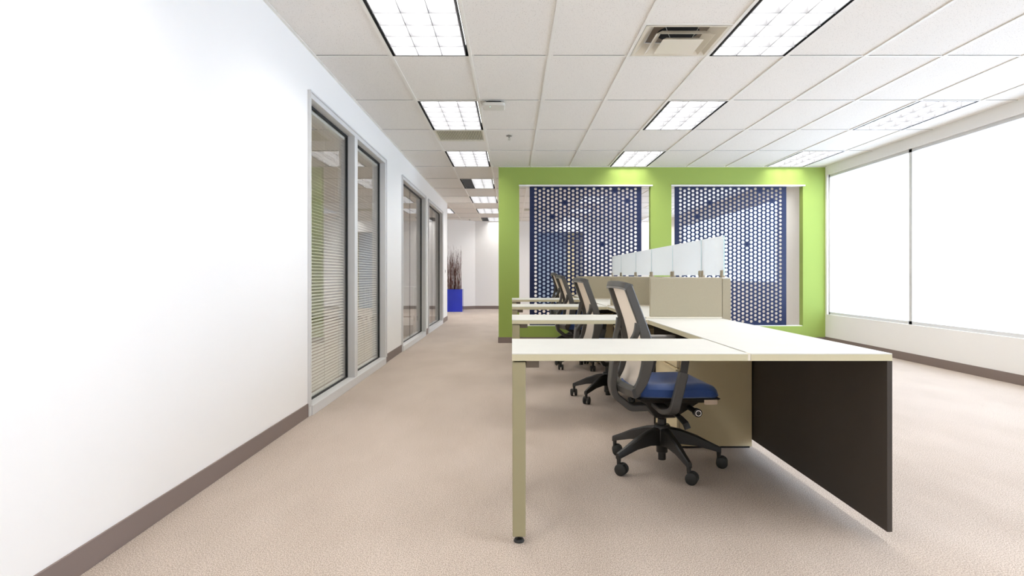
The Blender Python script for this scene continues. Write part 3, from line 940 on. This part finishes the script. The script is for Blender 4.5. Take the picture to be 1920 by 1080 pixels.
# ================================================================== OFFICE CHAIR
def make_chair():
    r = thing('office_chair', '', 'office chair', group='task chairs along the desks')
    # ---- upper body parts are grouped on the same root, base is its own part
    # seat cushion: rounded box sculpted from a grid
    nx, ny = 22, 20
    X0, X1, Y0, Y1 = -0.215, 0.275, -0.25, 0.25
    bm = bmesh.new(); top = []; bot = []
    for i in range(nx + 1):
        rt, rb = [], []
        for j in range(ny + 1):
            u = i / nx * 2 - 1; v = j / ny * 2 - 1
            # squircle mapping for rounded outline
            k = 0.16
            x = u * (1 - k * v * v * abs(u) ** 3); y = v * (1 - k * u * u * abs(v) ** 3)
            px = (X0 + X1) / 2 + x * (X1 - X0) / 2; py = y * (Y1 - Y0) / 2 * (0.93 + 0.07 * (u * 0.5 + 0.5))
            e = max(abs(u), abs(v))
            edge = max(0, (e - 0.80) / 0.20)
            z = 0.487 - 0.030 * edge ** 2.2 - 0.016 * math.exp(-((u + 0.15) ** 2 * 3 + v * v * 3)) - 0.040 * max(0, (u - 0.45) / 0.55) ** 2 + 0.010 * max(0, (abs(v) - 0.3))
            zb = 0.412 + 0.012 * edge ** 2 - 0.010 * max(0, u - 0.5)
            rt.append(bm.verts.new((px, py, z))); rb.append(bm.verts.new((px * 0.985, py * 0.97, zb)))
        top.append(rt); bot.append(rb)
    for i in range(nx):
        for j in range(ny):
            bm.faces.new((top[i][j], top[i + 1][j], top[i + 1][j + 1], top[i][j + 1]))
            bm.faces.new((bot[i][j], bot[i][j + 1], bot[i + 1][j + 1], bot[i + 1][j]))
    for i in range(nx):
        bm.faces.new((top[i][0], bot[i][0], bot[i + 1][0], top[i + 1][0])); bm.faces.new((top[i][ny], top[i + 1][ny], bot[i + 1][ny], bot[i][ny]))
    for j in range(ny):
        bm.faces.new((top[0][j], top[0][j + 1], bot[0][j + 1], bot[0][j])); bm.faces.new((top[nx][j], bot[nx][j], bot[nx][j + 1], top[nx][j + 1]))
    seat = obj('seat', bm, 'seat', r, smooth=True)
    bm = bmesh.new()
    add_frustum(bm, [(-0.15, -0.18, 0.385), (0.22, -0.19, 0.385), (0.22, 0.19, 0.385), (-0.15, 0.18, 0.385)],
                [(-0.195, -0.215, 0.414), (0.25, -0.225, 0.414), (0.25, 0.225, 0.414), (-0.195, 0.215, 0.414)])
    obj('seat_pan', bm, 'black', r, bevel=0.006)
    tg = boxo('care_tag', 0.155, 0.225, -0.232, -0.230, 0.385, 0.410, 'tag', r)
    # mechanism
    bm = bmesh.new()
    add_frustum(bm, [(-0.05, -0.05, 0.275), (0.06, -0.05, 0.275), (0.06, 0.05, 0.275), (-0.05, 0.05, 0.275)],
                [(-0.12, -0.085, 0.37), (0.19, -0.085, 0.37), (0.19, 0.085, 0.37), (-0.12, 0.085, 0.37)])
    add_box(bm, -0.12, 0.19, -0.085, 0.085, 0.37, 0.387)
    mech = obj('mechanism', bm, 'black', r, bevel=0.006)
    bm = bmesh.new(); add_lathe(bm, [(0.014, -0.09), (0.014, -0.19), (0.022, -0.195), (0.022, -0.225), (0.018, -0.228)], 20, (0.125, 0, 0.340), axis='Y'); kb = obj('tension_knob', bm, 'black', r, smooth=True)
    bm = bmesh.new()
    add_lathe(bm, [(0.0155, -0.2285), (0.0155, -0.2300), (0.0125, -0.2300), (0.0125, -0.2285), (0.0155, -0.2285)], 24, (0.125, 0, 0.340), axis='Y', caps=False); obj('chrome_ring', bm, 'chrome', kb)
    bm = bmesh.new(); add_sweep(bm, [(0.02, -0.10, 0.325), (0.035, -0.20, 0.315), (0.055, -0.235, 0.29), (0.065, -0.24, 0.262)], (0.034, 0.008), up=Vector((1, 0, 0))); obj('lever', bm, 'black', r)
    # back frame: a closed loop following the bent side profile
    prof = [(-0.205, 0.445), (-0.172, 0.50), (-0.150, 0.57), (-0.140, 0.64), (-0.148, 0.715), (-0.170, 0.80), (-0.205, 0.90), (-0.243, 1.005)]
    P = smooth_path([(x, 0, z) for x, z in prof], 4)
    n = len(P)
    hw = lambda z: 0.226 - 0.022 * max(0, (z - 0.75) / 0.27) - 0.012 * max(0, (0.60 - z) / 0.16) ** 1.5
    loop, up, wh = [], [], []
    for i, p in enumerate(P):
        loop.append(Vector((p.x, -hw(p.z), p.z)))
        t_ = (P[min(i + 1, n - 1)] - P[max(i - 1, 0)]).normalized()
        up.append(Vector((0, 1, 0)))
        f = max(0.0, 1 - abs(p.z - 0.62) / 0.2)
        wh.append((0.028, 0.044 + 0.020 * f))
    for s in (-1, 1):
        bm = bmesh.new(); add_sweep(bm, [Vector((q.x, s * -q.y, q.z)) for q in loop], wh, up); obj('side_rail', bm, 'frame', r, smooth=True)
    tp = P[-1]; ty = hw(tp.z)
    pts = [(tp.x + 0.002, -ty - 0.014, tp.z - 0.004), (tp.x - 0.006, -ty * 0.75, tp.z + 0.001), (tp.x - 0.008, 0, tp.z + 0.003), (tp.x - 0.006, ty * 0.75, tp.z + 0.001), (tp.x + 0.002, ty + 0.014, tp.z - 0.004)]
    tr = smooth_path(pts, 6)
    bm = bmesh.new(); add_sweep(bm, tr, (0.046, 0.034), up=Vector((1, 0, -0.3)).normalized()); tro = obj('top_rail', bm, 'frame', r, smooth=True)
    bm = bmesh.new(); add_sweep(bm, [q + Vector((-0.020, 0, -0.014)) for q in tr], (0.012, 0.010), up=Vector((1, 0, -0.3)).normalized()); obj('top_lip_highlight', bm, 'armgrey', tro, smooth=True)  # paler grey strip paints the highlight along the top rail's lower lip
    bp_ = P[0]; by = hw(bp_.z)
    pts = [(bp_.x + 0.004, -by - 0.014, bp_.z + 0.004), (bp_.x - 0.016, -by * 0.72, bp_.z + 0.004), (bp_.x - 0.034, 0, bp_.z + 0.004), (bp_.x - 0.016, by * 0.72, bp_.z + 0.004), (bp_.x + 0.004, by + 0.014, bp_.z + 0.004)]
    bm = bmesh.new(); add_sweep(bm, smooth_path(pts, 6), (0.044, 0.052), up=Vector((1, 0, 0.3)).normalized()); obj('lower_rail', bm, 'frame', r, smooth=True)
    # mesh fabric
    bm = bmesh.new(); rows = []; m = 14
    for p in P:
        y = hw(p.z) - 0.008; row = []
        for j in range(m + 1):
            v = j / m * 2 - 1
            row.append((p.x + 0.008 - 0.016 * (1 - v * v), v * y, p.z))
        rows.append(row)
    F_ = [[bm.verts.new(q) for q in row] for row in rows]; B_ = [[bm.verts.new((q[0] - 0.003, q[1], q[2])) for q in row] for row in rows]
    for i in range(n - 1):
        for j in range(m):
            bm.faces.new((F_[i][j], F_[i + 1][j], F_[i + 1][j + 1], F_[i][j + 1])); bm.faces.new((B_[i][j], B_[i][j + 1], B_[i + 1][j + 1], B_[i + 1][j]))
    me_o = obj('back_mesh', bm, 'mesh', r, smooth=True)
    boxo('lumbar_clip', -0.178, -0.160, -0.212, -0.198, 0.52, 0.555, 'black', r, bevel=0.002)
    # J-shaped spine with two arms to the frame
    J = round_path([(0.02, 0, 0.335), (-0.182, 0, 0.328), (-0.268, 0, 0.398), (-0.282, 0, 0.455), (-0.268, 0, 0.60)], 0.02)
    bm = bmesh.new(); add_sweep(bm, J, (0.085, 0.036)); obj('back_support', bm, 'frame', r, smooth=True)
    for s in (-1, 1):
        bm = bmesh.new()
        add_sweep(bm, smooth_path([(-0.271, s * 0.018, 0.565), (-0.264, s * 0.055, 0.61), (-0.246, s * 0.120, 0.655), (-0.222, s * 0.182, 0.70), (-0.200, s * 0.214, 0.755), (-0.192, s * 0.220, 0.81)], 5),
                  (0.030, 0.030), up=Vector((1, 0, 0)))
        obj('support_arm', bm, 'frame', r, smooth=True)
    # armrests
    for s in (-1, 1):
        a = obj_arm = None
        bm = bmesh.new()
        path = round_path([(-0.055, s * 0.08, 0.362), (-0.040, s * 0.20, 0.342), (-0.022, s * 0.283, 0.362), (0.028, s * 0.283, 0.560)], 0.035)
        nn = len(path)
        add_sweep(bm, path, [(0.060 - 0.012 * i / nn, 0.030) for i in range(nn)], up=Vector((1, 0, 0)))
        a = obj('arm_bracket', bm, 'frame', r, smooth=True)
        bm = bmesh.new(); add_sweep(bm, [(0.027, s * 0.283, 0.552), (0.046, s * 0.283, 0.672)], (0.036, 0.020), up=Vector((1, 0, 0))); obj('arm_post', bm, 'black', r, smooth=True)
        bm = bmesh.new(); add_box(bm, -0.075, 0.165, s * 0.283 - 0.045, s * 0.283 + 0.045, 0.672, 0.698)
        vv = [e for e in bm.edges if abs((e.verts[0].co - e.verts[1].co).z) > 0.01]
        bmesh.ops.bevel(bm, geom=vv, offset=0.03, segments=5, affect='EDGES', profile=0.5)
        obj('arm_pad', bm, 'armgrey', r, bevel=0.006, smooth=True)
    return r


def make_base(turn, wheel):
    """gas column and five-star base; its legs carry the casters"""
    b = bpy.data.objects.new('swivel_base', None); C.objects.link(b)
    bm = bmesh.new(); add_lathe(bm, [(0.0, 0.232), (0.040, 0.232), (0.046, 0.222), (0.046, 0.145), (0.034, 0.135), (0.031, 0.13), (0.031, 0.078), (0.021, 0.074), (0.021, 0.035), (0.0, 0.035)], 24)
    obj('hub', bm, 'black', b, smooth=True)
    for k in range(5):
        a = 2 * PI * k / 5
        bm = bmesh.new()
        Mx = Matrix.Rotation(a, 4, 'Z')
        st = [(0.020, 0.026, 0.120, 0.222), (0.10, 0.021, 0.128, 0.206), (0.19, 0.017, 0.118, 0.174), (0.262, 0.014, 0.098, 0.138), (0.318, 0.012, 0.082, 0.112)]
        rings = []
        for rr, hwid, z0, z1 in st:
            rings.append([bm.verts.new(Mx @ Vector(q)) for q in ((rr, -hwid, z0), (rr, hwid, z0), (rr, hwid, z1 - 0.008), (rr, hwid * 0.6, z1), (rr, -hwid * 0.6, z1), (rr, -hwid, z1 - 0.008))])
        for p, q in zip(rings, rings[1:]):
            for i in range(6): bm.faces.new((p[i], p[(i + 1) % 6], q[(i + 1) % 6], q[i]))
        bm.faces.new(rings[0]); bm.faces.new(list(reversed(rings[-1])))
        obj('base_leg', bm, 'black', b, smooth=True)
        # caster
        tip = Mx @ Vector((0.308, 0, 0)); yaw = wheel - turn + R(7) * (k - 2)
        T = Matrix.Translation(tip) @ Matrix.Rotation(yaw, 4, 'Z')
        bm = bmesh.new()
        add_tube(bm, tip + Vector((0, 0, 0.052)), tip + Vector((0, 0, 0.090)), 0.010, 0.012, n=12)
        add_box(bm, -0.004, 0.03, -0.010, 0.010, 0.032, 0.058, T)
        for s in (-1, 1):
            c = T @ Vector((0.016, 0, 0.031)); ax = (T.to_3x3() @ Vector((0, 1, 0)))
            for (o0, o1, r0, r1) in ((0.008, 0.011, 0.026, 0.031), (0.011, 0.024, 0.031, 0.031), (0.024, 0.028, 0.031, 0.026)):
                add_tube(bm, c + ax * s * o0, c + ax * s * o1, r0, r1, n=24)
        obj('caster', bm, 'caster', b, smooth=True)
    return b


ch0 = make_chair()
BASES = [(0.835, 3.455, 210, 3, 0.0, -20), (0.822, 5.31, 226, 5, 0.012, 80), (0.794, 7.11, 216, 4, 0.035, 95), (0.850, 9.0, 200, 3, 0.070, 20)]
ctxt = ['nearest one, seat seen beneath the first desk return', 'second from the camera', 'third from the camera', 'farthest, before the navy screen']
chairs = [ch0] + [dup(ch0, (0, 0, 0)) for _ in range(3)]
for k, (x, y, brot, yaw, lift, wheel) in enumerate(BASES):
    lab = 'mesh-back task chair with blue seat, ' + ctxt[k]
    o = chairs[k]
    o.location = (x, y, 0); o.rotation_euler = (0, 0, R(yaw)); o['label'] = lab
    for c in o.children:
        if c.name.split('.')[0] not in ('swivel_base', 'gas_column', 'arm_pad', 'arm_post'): c.location.z += lift
    # base turned on its own axis
    b = make_base(R(brot), R(wheel)); b.parent = o
    b.rotation_euler = (0, 0, R(brot - yaw)); b.location = (0, 0, 0)
    bm = bmesh.new(); add_lathe(bm, [(0.024, 0.225), (0.024, 0.262), (0.015, 0.264), (0.015, 0.30 + lift)], 20); obj('gas_column', bm, 'black', o, smooth=True)
